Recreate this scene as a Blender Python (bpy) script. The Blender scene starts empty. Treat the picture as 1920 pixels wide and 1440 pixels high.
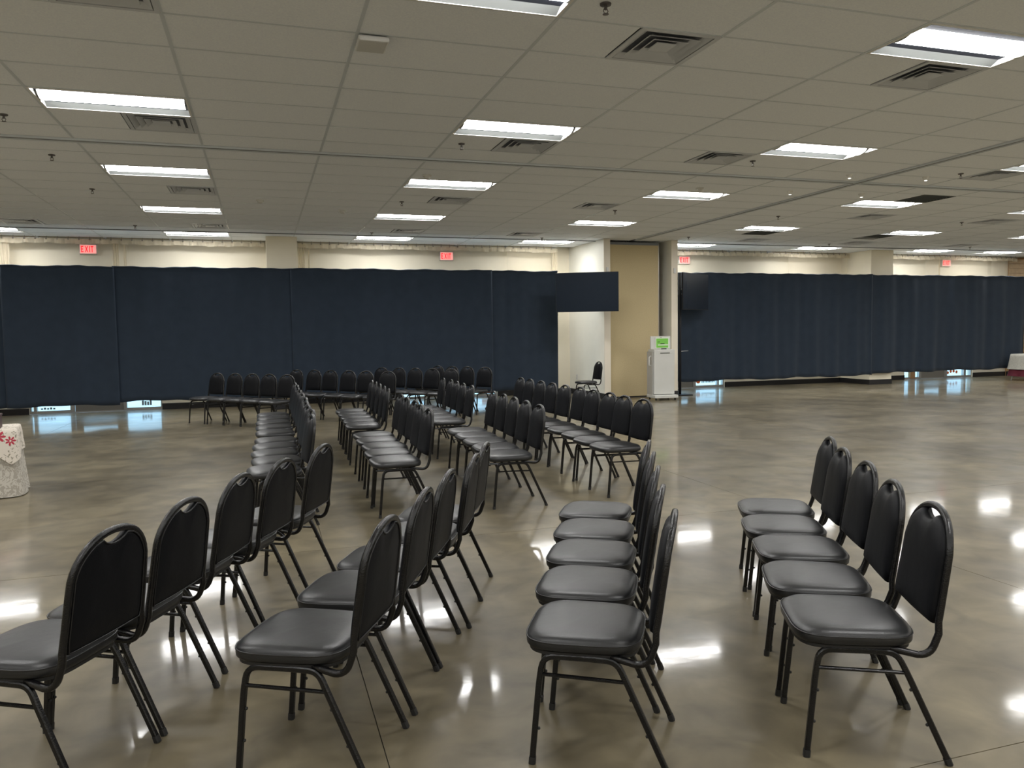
import bpy, bmesh, math, random
from mathutils import Vector, Matrix
D = bpy.data; SC = bpy.context.scene; COL = SC.collection
PI = math.pi
random.seed(7)

# ------------------------------------------------------------------ camera
FPX, YAW, PITCH, ROLL, HC = 1457.3, 0.30917, -0.06535, -0.014556, 1.5
def _cross(a, b): return Vector(a).cross(Vector(b))
fw = Vector((math.sin(YAW)*math.cos(PITCH), math.cos(YAW)*math.cos(PITCH), math.sin(PITCH)))
rt = Vector((math.cos(YAW), -math.sin(YAW), 0)); up = rt.cross(fw)
r2 = rt*math.cos(ROLL) + up*math.sin(ROLL); u2 = -rt*math.sin(ROLL) + up*math.cos(ROLL)
cam = D.cameras.new('camera'); co = D.objects.new('camera', cam); COL.objects.link(co)
M = Matrix.Identity(4)
for i in range(3):
    M[i][0] = r2[i]; M[i][1] = u2[i]; M[i][2] = -fw[i]
M[0][3], M[1][3], M[2][3] = 0, 0, HC
co.matrix_world = M
cam.sensor_width = 36; cam.lens = FPX*36/1920; cam.clip_start = .05; cam.clip_end = 300
SC.camera = co

# ------------------------------------------------------------------ light and exposure
LAMP = 53.0          # emission of the troffer lenses
LAMP_COL = (1.0, 0.99, 0.975)
SKY = 2.9
SC.view_settings.view_transform = 'Standard'; SC.view_settings.look = 'None'
SC.view_settings.gamma = 1; SC.view_settings.use_curve_mapping = False
SC.view_settings.exposure = 0.0
w = D.worlds.new('world'); SC.world = w; w.use_nodes = True
bg = w.node_tree.nodes['Background']; bg.inputs[0].default_value = (.44, .74, 1, 1); bg.inputs[1].default_value = SKY

CEIL = 3.537; BACKY = 17.8
GX0, GY0, TW, TD = 0.68, 5.448, 1.2192, 0.6096     # ceiling grid origin and module
def gx(i): return GX0 + i*TW
def gy(j): return GY0 + j*TD - (0.0977 if j > 6 else 0)

# ------------------------------------------------------------------ materials
MATS = {}
def mat(name, col, rough=.5, metal=0, spec=.5, noise=None, bump=None, emit=None, extra=None):
    m = D.materials.new(name); m.use_nodes = True; nt = m.node_tree; N = nt.nodes; L = nt.links
    b = N['Principled BSDF']
    b.inputs['Base Color'].default_value = (*col, 1); b.inputs['Roughness'].default_value = rough
    b.inputs['Metallic'].default_value = metal; b.inputs['Specular IOR Level'].default_value = spec
    tc = N.new('ShaderNodeTexCoord')
    if noise:                      # (scale, amount, detail)
        n = N.new('ShaderNodeTexNoise'); n.inputs['Scale'].default_value = noise[0]; n.inputs['Detail'].default_value = noise[2]
        L.new(tc.outputs['Object'], n.inputs['Vector'])
        r = N.new('ShaderNodeValToRGB'); r.color_ramp.elements[0].position = .3; r.color_ramp.elements[1].position = .7
        r.color_ramp.elements[0].color = (*[c*(1-noise[1]) for c in col], 1)
        r.color_ramp.elements[1].color = (*[min(1, c*(1+noise[1])) for c in col], 1)
        L.new(n.outputs['Fac'], r.inputs['Fac']); L.new(r.outputs['Color'], b.inputs['Base Color'])
    if bump:                       # (scale, strength, distance)
        n = N.new('ShaderNodeTexNoise'); n.inputs['Scale'].default_value = bump[0]; n.inputs['Detail'].default_value = 3
        L.new(tc.outputs['Object'], n.inputs['Vector'])
        bp = N.new('ShaderNodeBump'); bp.inputs['Strength'].default_value = bump[1]; bp.inputs['Distance'].default_value = bump[2]
        L.new(n.outputs['Fac'], bp.inputs['Height']); L.new(bp.outputs['Normal'], b.inputs['Normal'])
    if emit:
        b.inputs['Emission Color'].default_value = (*emit[0], 1); b.inputs['Emission Strength'].default_value = emit[1]
    if extra: extra(nt, b)
    MATS[name] = m
    return m

mat('ceiling_tile', (.885, .92, .99), .95, spec=.2, noise=(90, .05, 4), bump=(420, .25, .001))
mat('tee_white', (.66, .71, .76), .38, spec=.6)
mat('track_metal', (.58, .61, .64), .5)
mat('track_dark', (.20, .21, .23), .6)
mat('wall_paint', (.86, .80, .65), .8, spec=.3, noise=(3, .02, 3), bump=(160, .12, .001))
mat('wall_grey', (.80, .79, .71), .55, spec=.4, noise=(3, .02, 3), bump=(160, .10, .001))
mat('wall_trim', (.72, .66, .55), .6)
mat('rubber_base', (.014, .014, .016), .45)
mat('panel_fabric', (.50, .41, .24), .85, noise=(60, .06, 4), bump=(300, .2, .001))
mat('alu', (.45, .44, .42), .4, metal=.6)
mat('alu_door', (.25, .235, .21), .45, metal=.3)
mat('dark_void', (.02, .025, .04), .8)
mat('vent_metal', (.62, .65, .70), .4)
mat('vent_dark', (.16, .17, .20), .8)
mat('return_slat', (.10, .11, .11), .6)
mat('fixture_white', (.80, .80, .78), .45)
mat('reflector_grey', (.20, .21, .205), .7, spec=.1)
mat('white_plastic', (.66, .66, .64), .4)
mat('sprinkler', (.13, .12, .12), .4, metal=.6)
mat('kiosk_white', (.56, .56, .53), .45, noise=(4, .03, 2))
mat('kiosk_side', (.42, .41, .38), .5)
mat('sign_green', (.18, .52, .07), .6)
mat('ink', (.02, .03, .02), .6)
mat('paper', (.72, .76, .66), .7)
mat('exit_red', (.7, .02, .03), .5, emit=((1, .02, .035), .95))
mat('exit_face', (.8, .35, .32), .4, emit=((1, .36, .32), .72))
mat('decal_orange', (.8, .16, .04), .6)
mat('decal_grey', (.25, .3, .33), .6)
mat('tv_bezel', (.010, .011, .013), .45, spec=.25)
mat('tv_screen', (.010, .016, .026), .25, spec=.12)
mat('black_metal', (.012, .013, .016), .6, spec=.25)
mat('wood_dark', (.055, .022, .018), .45, noise=(14, .3, 4))
mat('slat_wood', (.50, .33, .16), .6, noise=(8, .12, 4))
mat('table_leg', (.6, .6, .58), .35, metal=.4)
mat('maroon_cloth', (.10, .008, .018), .9)
mat('grey_cloth', (.44, .43, .38), .9, noise=(30, .1, 3))
mat('wreath_green', (.10, .11, .07), .8, noise=(40, .4, 3))
mat('led', (1, 1, 1), .4, emit=((1, .95, .8), 6))
mat('pavement', (.80, .80, .80), .9, noise=(2, .1, 4))
mat('brick_brown', (.35, .2, .09), .8)
mat('glide', (.012, .012, .012), .6)

# polished concrete
def conc(nt, b):
    N, L = nt.nodes, nt.links
    tc = N.new('ShaderNodeTexCoord')
    def noise(sc, det, dist=0, stretch=None):
        n = N.new('ShaderNodeTexNoise'); n.inputs['Scale'].default_value = sc; n.inputs['Detail'].default_value = det
        n.inputs['Distortion'].default_value = dist
        if stretch:
            mp = N.new('ShaderNodeMapping'); mp.inputs['Scale'].default_value = stretch
            L.new(tc.outputs['Object'], mp.inputs['Vector']); L.new(mp.outputs['Vector'], n.inputs['Vector'])
        else: L.new(tc.outputs['Object'], n.inputs['Vector'])
        return n
    a = noise(.8, 8, .5); r = N.new('ShaderNodeValToRGB')
    r.color_ramp.elements[0].position = .25; r.color_ramp.elements[0].color = (.088, .074, .048, 1)
    r.color_ramp.elements[1].position = .75; r.color_ramp.elements[1].color = (.212, .180, .117, 1)
    L.new(a.outputs['Fac'], r.inputs['Fac'])
    f = noise(4.5, 10, .5, (1, 1, 1)); r3 = N.new('ShaderNodeValToRGB')
    r3.color_ramp.elements[0].position = .2; r3.color_ramp.elements[0].color = (.60, .60, .58, 1)
    r3.color_ramp.elements[1].position = .8; r3.color_ramp.elements[1].color = (1.36, 1.36, 1.34, 1)
    L.new(f.outputs['Fac'], r3.inputs['Fac'])
    mx = N.new('ShaderNodeMix'); mx.data_type = 'RGBA'; mx.blend_type = 'MULTIPLY'; mx.inputs[0].default_value = 1
    L.new(r.outputs['Color'], mx.inputs[6]); L.new(r3.outputs['Color'], mx.inputs[7])
    L.new(mx.outputs[2], b.inputs['Base Color'])
    rr = N.new('ShaderNodeMapRange'); g = noise(1.6, 2, 0)
    rr.inputs['To Min'].default_value = .30; rr.inputs['To Max'].default_value = .44
    rr.inputs['From Min'].default_value = .3; rr.inputs['From Max'].default_value = .7
    L.new(g.outputs['Fac'], rr.inputs['Value']); L.new(rr.outputs['Result'], b.inputs['Roughness'])
    w1 = noise(1.3, 2, .3, (.6, 1.0, 1)); w2 = noise(9, 3, 0)
    bp = N.new('ShaderNodeBump'); bp.inputs['Strength'].default_value = 1; bp.inputs['Distance'].default_value = .0016
    b.inputs['Coat Weight'].default_value = .44; b.inputs['Coat Roughness'].default_value = .075; b.inputs['Coat IOR'].default_value = 1.5
    L.new(w1.outputs['Fac'], bp.inputs['Height'])
    b2 = N.new('ShaderNodeBump'); b2.inputs['Strength'].default_value = 1; b2.inputs['Distance'].default_value = .00030
    L.new(w2.outputs['Fac'], b2.inputs['Height']); L.new(bp.outputs['Normal'], b2.inputs['Normal'])
    L.new(b2.outputs['Normal'], b.inputs['Normal']); L.new(b2.outputs['Normal'], b.inputs['Coat Normal'])
mat('concrete', (.2, .17, .12), .2, spec=.22, extra=conc)
mat('joint', (.05, .045, .035), .8)

# black vinyl, hammered frame paint
def vinyl(nt, b):
    N, L = nt.nodes, nt.links
    tc = N.new('ShaderNodeTexCoord'); v = N.new('ShaderNodeTexVoronoi'); v.inputs['Scale'].default_value = 420
    L.new(tc.outputs['Object'], v.inputs['Vector'])
    n = N.new('ShaderNodeTexNoise'); n.inputs['Scale'].default_value = 16; n.inputs['Detail'].default_value = 2
    L.new(tc.outputs['Object'], n.inputs['Vector'])
    b1 = N.new('ShaderNodeBump'); b1.inputs['Strength'].default_value = .35; b1.inputs['Distance'].default_value = .0006
    L.new(v.outputs['Distance'], b1.inputs['Height'])
    b2 = N.new('ShaderNodeBump'); b2.inputs['Strength'].default_value = .5; b2.inputs['Distance'].default_value = .002
    L.new(n.outputs['Fac'], b2.inputs['Height']); L.new(b1.outputs['Normal'], b2.inputs['Normal'])
    L.new(b2.outputs['Normal'], b.inputs['Normal'])
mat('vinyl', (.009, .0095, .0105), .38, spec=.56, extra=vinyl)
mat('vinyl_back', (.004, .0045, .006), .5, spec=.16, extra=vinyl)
mat('hammer_paint', (.004, .004, .0045), .22, spec=.42, bump=(210, 1.0, .0014))
mat('piping', (.012, .012, .013), .35)

# drapes: heavy cloth that lets a little daylight through
def drape(nt, b):
    N, L = nt.nodes, nt.links
    tr = N.new('ShaderNodeBsdfTranslucent'); tr.inputs[0].default_value = (.03, .05, .08, 1)
    mx = N.new('ShaderNodeMixShader'); mx.inputs[0].default_value = .12
    L.new(b.outputs[0], mx.inputs[1]); L.new(tr.outputs[0], mx.inputs[2]); L.new(mx.outputs[0], N['Material Output'].inputs[0])
    b.inputs['Sheen Weight'].default_value = .15
mat('drape', (.027, .039, .058), .9, spec=.15, noise=(5, .07, 3), bump=(500, .2, .001), extra=drape)
# sheer tulle: woven of thread and gaps
def sheer(alpha):
    def f(nt, b):
        N, L = nt.nodes, nt.links
        t = N.new('ShaderNodeBsdfTransparent'); tr = N.new('ShaderNodeBsdfTranslucent'); tr.inputs[0].default_value = (.8, .72, .56, 1)
        m1 = N.new('ShaderNodeMixShader'); m1.inputs[0].default_value = .5
        L.new(b.outputs[0], m1.inputs[1]); L.new(tr.outputs[0], m1.inputs[2])
        m2 = N.new('ShaderNodeMixShader'); m2.inputs[0].default_value = alpha
        L.new(t.outputs[0], m2.inputs[1]); L.new(m1.outputs[0], m2.inputs[2]); L.new(m2.outputs[0], N['Material Output'].inputs[0])
    return f
mat('tulle', (.82, .75, .60), .9, spec=.1, extra=sheer(.75))
mat('tulle_thin', (.82, .75, .60), .9, spec=.1, extra=sheer(.22))
# clear glass pane: mostly lets light straight through
def glass(nt, b):
    N, L = nt.nodes, nt.links
    t = N.new('ShaderNodeBsdfTransparent'); t.inputs[0].default_value = (.93, .96, .96, 1)
    g = N.new('ShaderNodeBsdfGlossy'); g.inputs['Roughness'].default_value = .02
    lw = N.new('ShaderNodeLayerWeight'); lw.inputs[0].default_value = .5
    p5 = N.new('ShaderNodeMath'); p5.operation = 'POWER'; p5.inputs[1].default_value = 4; L.new(lw.outputs['Facing'], p5.inputs[0])
    fr = N.new('ShaderNodeMath'); fr.operation = 'MULTIPLY_ADD'; fr.inputs[1].default_value = .6; fr.inputs[2].default_value = .04; L.new(p5.outputs[0], fr.inputs[0])
    m2 = N.new('ShaderNodeMixShader'); L.new(fr.outputs[0], m2.inputs[0])
    L.new(t.outputs[0], m2.inputs[1]); L.new(g.outputs[0], m2.inputs[2]); L.new(m2.outputs[0], N['Material Output'].inputs[0])
mat('glass', (1, 1, 1), 0, extra=glass)
# lamp lens
def lens(nt, b):
    N, L = nt.nodes, nt.links
    e = N.new('ShaderNodeEmission'); e.inputs[0].default_value = (*LAMP_COL, 1); 
    g = N.new('ShaderNodeNewGeometry'); dp_ = N.new('ShaderNodeVectorMath'); dp_.operation = 'DOT_PRODUCT'
    L.new(g.outputs['Normal'], dp_.inputs[0]); L.new(g.outputs['Incoming'], dp_.inputs[1])
    ab = N.new('ShaderNodeMath'); ab.operation = 'ABSOLUTE'; L.new(dp_.outputs['Value'], ab.inputs[0])
    pw = N.new('ShaderNodeMath'); pw.operation = 'MULTIPLY_ADD'; pw.inputs[1].default_value = LAMP*.75; pw.inputs[2].default_value = LAMP*.45; L.new(ab.outputs[0], pw.inputs[0])
    L.new(pw.outputs[0], e.inputs[1])     # the prismatic lens throws most of its light straight down
    L.new(e.outputs[0], N['Material Output'].inputs[0])
mat('lens', (1, 1, 1), .5, extra=lens)
# damask cloth: tone on tone scrolls
def damask(nt, b):
    N, L = nt.nodes, nt.links
    tc = N.new('ShaderNodeTexCoord'); n = N.new('ShaderNodeTexNoise'); n.inputs['Scale'].default_value = 16; n.inputs['Detail'].default_value = 1
    n.inputs['Distortion'].default_value = 3.2
    L.new(tc.outputs['Object'], n.inputs['Vector'])
    r = N.new('ShaderNodeValToRGB'); r.color_ramp.interpolation = 'EASE'
    r.color_ramp.elements[0].position = .47; r.color_ramp.elements[0].color = (.36, .33, .28, 1)
    r.color_ramp.elements[1].position = .53; r.color_ramp.elements[1].color = (.52, .49, .43, 1)
    L.new(n.outputs['Fac'], r.inputs['Fac']); L.new(r.outputs['Color'], b.inputs['Base Color'])
mat('damask', (.5, .47, .41), .8, extra=damask)
# printed runner: red flowers with leaves on cream
FLOWERS = [(-2.42, .590, .060), (-2.325, .545, .045), (-2.60, .60, .055), (-2.72, .53, .055), (-2.95, .59, .06), (-3.2, .54, .06), (-3.45, .6, .06)]
def runner(nt, b):
    N, L = nt.nodes, nt.links
    geo = N.new('ShaderNodeTexCoord'); sp = N.new('ShaderNodeSeparateXYZ'); L.new(geo.outputs['Object'], sp.inputs[0])
    def mth(op, a, c=None, d=None):
        m = N.new('ShaderNodeMath'); m.operation = op
        for k, v in enumerate((a, c, d)):
            if v is None: continue
            if isinstance(v, (int, float)): m.inputs[k].default_value = v
            else: L.new(v, m.inputs[k])
        return m.outputs[0]
    tot = None
    for fx, fz, fr in FLOWERS:
        dx = mth('SUBTRACT', sp.outputs[0], fx); dz = mth('SUBTRACT', sp.outputs[2], fz)
        rr = mth('SQRT', mth('ADD', mth('MULTIPLY', dx, dx), mth('MULTIPLY', dz, dz)))
        an = mth('ARCTAN2', dz, dx); pet = mth('ABSOLUTE', mth('COSINE', mth('MULTIPLY', an, 3.5)))
        lim = mth('MULTIPLY', mth('ADD', mth('MULTIPLY', pet, .75), .25), fr)
        ins = mth('LESS_THAN', rr, lim); core = mth('GREATER_THAN', rr, fr*.2)
        k = mth('MULTIPLY', ins, core)
        tot = k if tot is None else mth('MAXIMUM', tot, k)
    n = N.new('ShaderNodeTexNoise'); n.inputs['Scale'].default_value = 22; n.inputs['Detail'].default_value = 1; n.inputs['Distortion'].default_value = 1.5
    L.new(geo.outputs['Object'], n.inputs['Vector'])
    leaf = mth('GREATER_THAN', n.outputs['Fac'], .60)
    m1 = N.new('ShaderNodeMix'); m1.data_type = 'RGBA'; m1.inputs[6].default_value = (.66, .60, .52, 1); m1.inputs[7].default_value = (.27, .25, .19, 1)
    L.new(leaf, m1.inputs[0])
    m2 = N.new('ShaderNodeMix'); m2.data_type = 'RGBA'; m2.inputs[7].default_value = (.42, .035, .06, 1)
    L.new(m1.outputs[2], m2.inputs[6]); L.new(tot, m2.inputs[0]); L.new(m2.outputs[2], b.inputs['Base Color'])
mat('runner_print', (.6, .55, .48), .85, extra=runner)

# ------------------------------------------------------------------ mesh helpers
def obj(name, bm, m, parent=None, smooth=False, loc=None):
    me = D.meshes.new(name)
    if isinstance(bm, bmesh.types.BMesh):
        bm.normal_update(); bm.to_mesh(me); bm.free()
    else: me.from_pydata(bm[0], [], bm[1]); me.update()
    if smooth:
        for p in me.polygons: p.use_smooth = True
    me.materials.append(MATS[m])
    o = D.objects.new(name, me); COL.objects.link(o)
    if parent: o.parent = parent
    if loc: o.location = loc
    return o
def tag(o, label, cat, group=None, kind=None):
    o['label'] = label; o['category'] = cat
    if group: o['group'] = group
    if kind: o['kind'] = kind
    return o
def root(name, loc, label, cat, group=None, rz=0, kind=None):
    o = D.objects.new(name, None); COL.objects.link(o); o.location = loc; o.rotation_euler = (0, 0, rz)
    o.empty_display_size = .1
    return tag(o, label, cat, group, kind)
def copy_tree(o, parent=None):
    c = o.copy(); COL.objects.link(c)
    if parent: c.parent = parent
    for ch in list(CH.get(o.name, [])): copy_tree(ch, c)
    return c
CH = {}
def index_children(o):
    for k in D.objects:
        if k.parent: CH.setdefault(k.parent.name, [])
    for k in D.objects:
        if k.parent and k not in CH[k.parent.name]: CH[k.parent.name].append(k)
def box(bm, x0, x1, y0, y1, z0, z1, bev=0):
    vs = [bm.verts.new((x, y, z)) for x in (x0, x1) for y in (y0, y1) for z in (z0, z1)]
    q = [(0,1,3,2), (4,6,7,5), (0,4,5,1), (2,3,7,6), (0,2,6,4), (1,5,7,3)]
    fs = [bm.faces.new([vs[i] for i in f]) for f in q]
    if bev:
        es = list({e for f in fs for e in f.edges})
        bmesh.ops.bevel(bm, geom=es, offset=bev, segments=2, affect='EDGES', profile=.5)
    return vs
def bx(*a, bev=0):
    bm = bmesh.new(); box(bm, *a, bev=bev); return bm
def boxes(lst):
    bm = bmesh.new()
    for a in lst: box(bm, *a)
    return bm
def tube(bm, pts, ra, rb=None, n=10, closed=False, upv=None, cap=True, sq=1.0):
    """sweep a rounded section of half sizes ra (side) and rb (along upv) along pts"""
    rb = rb or ra; pts = [Vector(p) for p in pts]; m = len(pts); rings = []
    prev = None
    for i, p in enumerate(pts):
        if closed: t = (pts[(i+1) % m] - pts[i-1]).normalized()
        else: t = (pts[min(i+1, m-1)] - pts[max(i-1, 0)]).normalized()
        if upv is not None: s = t.cross(Vector(upv)).normalized()
        elif prev is None:
            a = Vector((0, 0, 1)) if abs(t.z) < .9 else Vector((1, 0, 0)); s = t.cross(a).normalized()
        else: s = (prev - t*prev.dot(t)).normalized()
        prev = s; u = s.cross(t).normalized(); ring = []
        for k in range(n):
            a = 2*PI*(k+.5)/n; c, d = math.cos(a), math.sin(a)
            c = math.copysign(abs(c)**sq, c); d = math.copysign(abs(d)**sq, d)
            ring.append(bm.verts.new(p + s*c*ra + u*d*rb))
        rings.append(ring)
    R = range(m if closed else m-1)
    for i in R:
        a, b = rings[i], rings[(i+1) % m]
        for k in range(n): bm.faces.new((a[k], a[(k+1) % n], b[(k+1) % n], b[k]))
    if cap and not closed:
        bm.faces.new(rings[0][::-1]); bm.faces.new(rings[-1])
def fillet(pts, r, n=5):
    """round the corners of a polyline"""
    pts = [Vector(p) for p in pts]; out = [pts[0]]
    for i in range(1, len(pts)-1):
        a, b, c = pts[i-1], pts[i], pts[i+1]
        rr = r[i-1] if isinstance(r, (list, tuple)) else r
        d1 = (a-b); d2 = (c-b); rr = min(rr, d1.length*.49, d2.length*.49)
        p1 = b + d1.normalized()*rr; p2 = b + d2.normalized()*rr
        for k in range(n+1):
            t = k/n; out.append(p1*(1-t)**2 + b*2*t*(1-t) + p2*t*t)
    out.append(pts[-1]); return out
def lathe(bm, prof, n=16, cx=0, cy=0):
    rings = []
    for r, z in prof:
        rings.append([bm.verts.new((cx+r*math.cos(2*PI*k/n), cy+r*math.sin(2*PI*k/n), z)) for k in range(n)])
    for a, b in zip(rings, rings[1:]):
        for k in range(n): bm.faces.new((a[k], a[(k+1) % n], b[(k+1) % n], b[k]))
    bm.faces.new(rings[0][::-1]); bm.faces.new(rings[-1])

# ------------------------------------------------------------------ structure: floor
XL, XR, YF = -9.0, 25.5, -7.0
fl = obj('floor', bx(XL, XR, YF, BACKY+.1, -.12, -.006), 'joint')
tag(fl, 'polished brown concrete floor with mottled stains and saw-cut joints', 'floor', kind='structure')
xs = [.37+3.71*k for k in range(-3, 8)]; ys = [2.03-3.5*2, 2.03-3.5, 2.03, 5.53, 9.1, 12.7, 16.3]
xs = [XL]+[x for x in xs if XL < x < XR]+[XR]; ys = [YF]+[y for y in ys if y > YF]+[BACKY]
for xa, xb in zip(xs, xs[1:]):
    for ya, yb in zip(ys, ys[1:]):
        obj('floor_slab', bx(xa+.002, xb-.002, ya+.002, yb-.002, -.006, 0), 'concrete', fl)
# ------------------------------------------------------------------ ceiling
cl = obj('ceiling', bx(XL, XR, YF, BACKY+.1, CEIL+.035, CEIL+.12), 'dark_void')
tag(cl, 'suspended ceiling of grey rectangular lay-in tiles in a metal grid', 'ceiling', kind='structure')
TRY, TRX = 9.057, 8.01          # folding-wall tracks across and along the room
TRH = .055
LIGHTS = ([(i, 3) for i in (-8, -5, -2, 1, 4, 7, 10, 13, 16)] + [(i, j) for j in (8, 13) for i in (-5, -2, 1, 4, 7, 10, 13, 16)]
          + [(i, 18) for i in (-5, -2, 1, 4, 7, 10, 13, 15, 18)] + [(i, -2) for i in (-6, -3, 0, 3, 6, 9, 12, 15)]
          + [(i, -7) for i in (-5, -2, 1, 4, 7, 10, 13, 16)] + [(i, -12) for i in (-6, -3, 0, 3, 6, 9, 12, 15)]
          + [(i, -17) for i in (-5, -2, 1, 4, 7, 10, 13, 16)])
VENTS = [(-1.5, 4), (1.5, 4), (3.5, 4), (1.5, -1), (3.5, -1), (-1.5, -1), (-1.5, 10), (1.5, 10), (3.5, 10), (-4, 16), (-1.5, 16), (1.5, 16),
         (3.5, 16), (8, 10), (10.4, 10), (12.6, 10), (8, 16), (10.4, 16), (13, 16), (7, 4)]
RETURNS = [(7.5, 7), (7.5, 14), (10, 14.3)]
def tile_cells():
    rowsj = []
    j = -20
    ylist = [(gy(j), gy(j+1), j) for j in range(-20, 6)] + [(gy(j), gy(j+1), j) for j in range(7, 20)] + [(TRY+.05, gy(7), 6)]
    return ylist
cells = []
for ya, yb, j in tile_cells():
    if j == 5: yb = TRY-.05
    if ya > BACKY-.02: continue
    yb = min(yb, BACKY)
    if yb <= YF: continue
    ya = max(ya, YF)
    for i in range(-8, 21):
        xa, xb = gx(i), gx(i+1)
        if i == 5: xb = TRX-.05
        if i == 6: xa = TRX+.05
        xa, xb = max(xa, XL), min(xb, XR)
        if xb-xa < .05: continue
        if (i, j) in LIGHTS: continue
        cut = None
        for vi, vj in VENTS + RETURNS:
            if abs(vj-j) < .5 and vi >= i-.01 and vi+.5 <= i+1.01: cut = vi
        if cut is not None:
            va, vb = gx(cut), gx(cut)+TD
            if va-xa > .03: cells.append((xa, va-.005, ya, yb, j))
            if xb-vb > .03: cells.append((vb+.005, xb, ya, yb, j))
        else: cells.append((xa, xb, ya, yb, j))
def seen(c):
    x, y = (c[0]+c[1])/2, (c[2]+c[3])/2
    p = Vector((x, y, CEIL-HC)); d = p.dot(fw)
    if d < .5: return None
    u, v = p.dot(r2)/d*FPX, p.dot(u2)/d*FPX
    return d if abs(u) < 1080 and abs(v) < 800 else None
vis = sorted([(seen(c), c) for c in cells if seen(c)], key=lambda t: t[0])
near = [c for _, c in vis[:300]]; nearset = set(near)
cache = {}
for c in near:
    w_, d_ = round(c[1]-c[0], 3), round(c[3]-c[2], 3)
    if (w_, d_) not in cache:
        bm = bmesh.new(); box(bm, .010, w_-.010, .010, d_-.010, .004, .022)
        me = D.meshes.new('ceiling_tile'); bm.to_mesh(me); bm.free(); me.materials.append(MATS['ceiling_tile']); cache[(w_, d_)] = me
    o = D.objects.new('ceiling_tile', cache[(w_, d_)]); COL.objects.link(o); o.parent = cl; o.location = (c[0], c[2], CEIL)
bm = bmesh.new()
for c in cells:
    if c not in nearset: box(bm, c[0]+.010, c[1]-.010, c[2]+.010, c[3]-.010, CEIL+.004, CEIL+.022)
o = obj('ceiling_tiles_far', bm, 'ceiling_tile', cl); o['kind'] = 'stuff'
bm = bmesh.new()
for i in range(-8, 22):
    x = gx(i)
    if XL < x < XR and i != 6: box(bm, x-.012, x+.012, YF, TRY-.05, CEIL, CEIL+.03); box(bm, x-.012, x+.012, TRY+.05, BACKY, CEIL, CEIL+.03)
for ya, yb, j in tile_cells():
    if YF < ya < BACKY:
        box(bm, XL, TRX-.05, ya-.009, ya+.009, CEIL+.001, CEIL+.03); box(bm, TRX+.05, XR, ya-.009, ya+.009, CEIL+.001, CEIL+.03)
o = obj('tee_grid', bm, 'tee_white', cl); o['kind'] = 'stuff'
# tracks
def track(nm, x0, x1, y0, y1, label):
    t = tag(obj(nm, boxes([(x0, x1, y0, y1, CEIL-.012, CEIL+.03)]), 'track_metal'), label, 'track', kind='structure')
    if x1-x0 > y1-y0:
        obj('track_slot', bx(x0, x1, (y0+y1)/2-.012, (y0+y1)/2+.012, CEIL-.0135, CEIL-.01), 'track_dark', t)
        for y in (y0, y1): obj('track_edge', bx(x0, x1, y-.008, y+.008, CEIL-.018, CEIL+.002), 'tee_white', t)
    else:
        obj('track_slot', bx((x0+x1)/2-.015, (x0+x1)/2+.015, y0, y1, CEIL-.0135, CEIL-.01), 'track_dark', t)
        for x in (x0, x1): obj('track_edge', bx(x-.008, x+.008, y0, y1, CEIL-.018, CEIL+.002), 'tee_white', t)
    return t
track('trim_1', XL, TRX-.06, TRY-.05, TRY+.05, 'long metal folding-wall track crossing the ceiling from left to right')
track('trim_2', TRX+.06, XR, TRY-.05, TRY+.05, 'metal folding-wall track crossing the ceiling right of the lengthwise track')
track('trim_3', TRX-.05, TRX+.05, YF, 15.75, 'lengthwise metal folding-wall track running to the storage pocket')
# dark joint line shortly before the back wall
tag(obj('trim_4', bx(XL, 7.19, gy(17.78), gy(17.78)+.03, CEIL-.012, CEIL+.003), 'track_dark'), 'dark ceiling joint line above the left black drapes', 'ceiling trim', kind='structure')
tag(obj('trim_5', bx(9.0, XR, gy(17.78), gy(17.78)+.03, CEIL-.012, CEIL+.003), 'track_dark'), 'dark ceiling joint line above the right black drapes', 'ceiling trim', kind='structure')

# ------------------------------------------------------------------ walls
OPEN = [(-4.52, -2.06), (2.93, 5.32), (9.18, 11.58), (17.52, 20.06)]
HO = 2.35
wl = []
xcur = XL
for a, b in OPEN:
    wl.append((xcur, a, BACKY, BACKY+.2, 0, CEIL+.03)); wl.append((a, b, BACKY, BACKY+.2, HO, CEIL+.03)); xcur = b
wl.append((xcur, XR, BACKY, BACKY+.2, 0, CEIL+.03))
tag(obj('wall_back', boxes(wl), 'wall_paint'), 'cream painted back wall rising above the black drapes', 'wall', kind='structure')
tag(obj('wall_left', bx(XL-.2, XL, YF, BACKY, 0, CEIL+.03), 'wall_paint'), 'cream left side wall of the hall', 'wall', kind='structure')
tag(obj('wall_right', bx(XR, XR+.2, YF, BACKY, 0, CEIL+.03), 'wall_paint'), 'cream right side wall of the hall', 'wall', kind='structure')
tag(obj('wall_front', bx(XL, XR, YF-.2, YF, 0, CEIL+.03), 'wall_paint'), 'cream front wall behind the viewer', 'wall', kind='structure')
bb = []
xcur = XL
for a, b in OPEN: bb.append((xcur, a, BACKY-.012, BACKY, 0, .13)); xcur = b
bb.append((xcur, XR, BACKY-.012, BACKY, 0, .13))
tag(obj('baseboard_back', boxes(bb), 'rubber_base'), 'black rubber baseboard along the back wall', 'baseboard', kind='structure')
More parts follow.
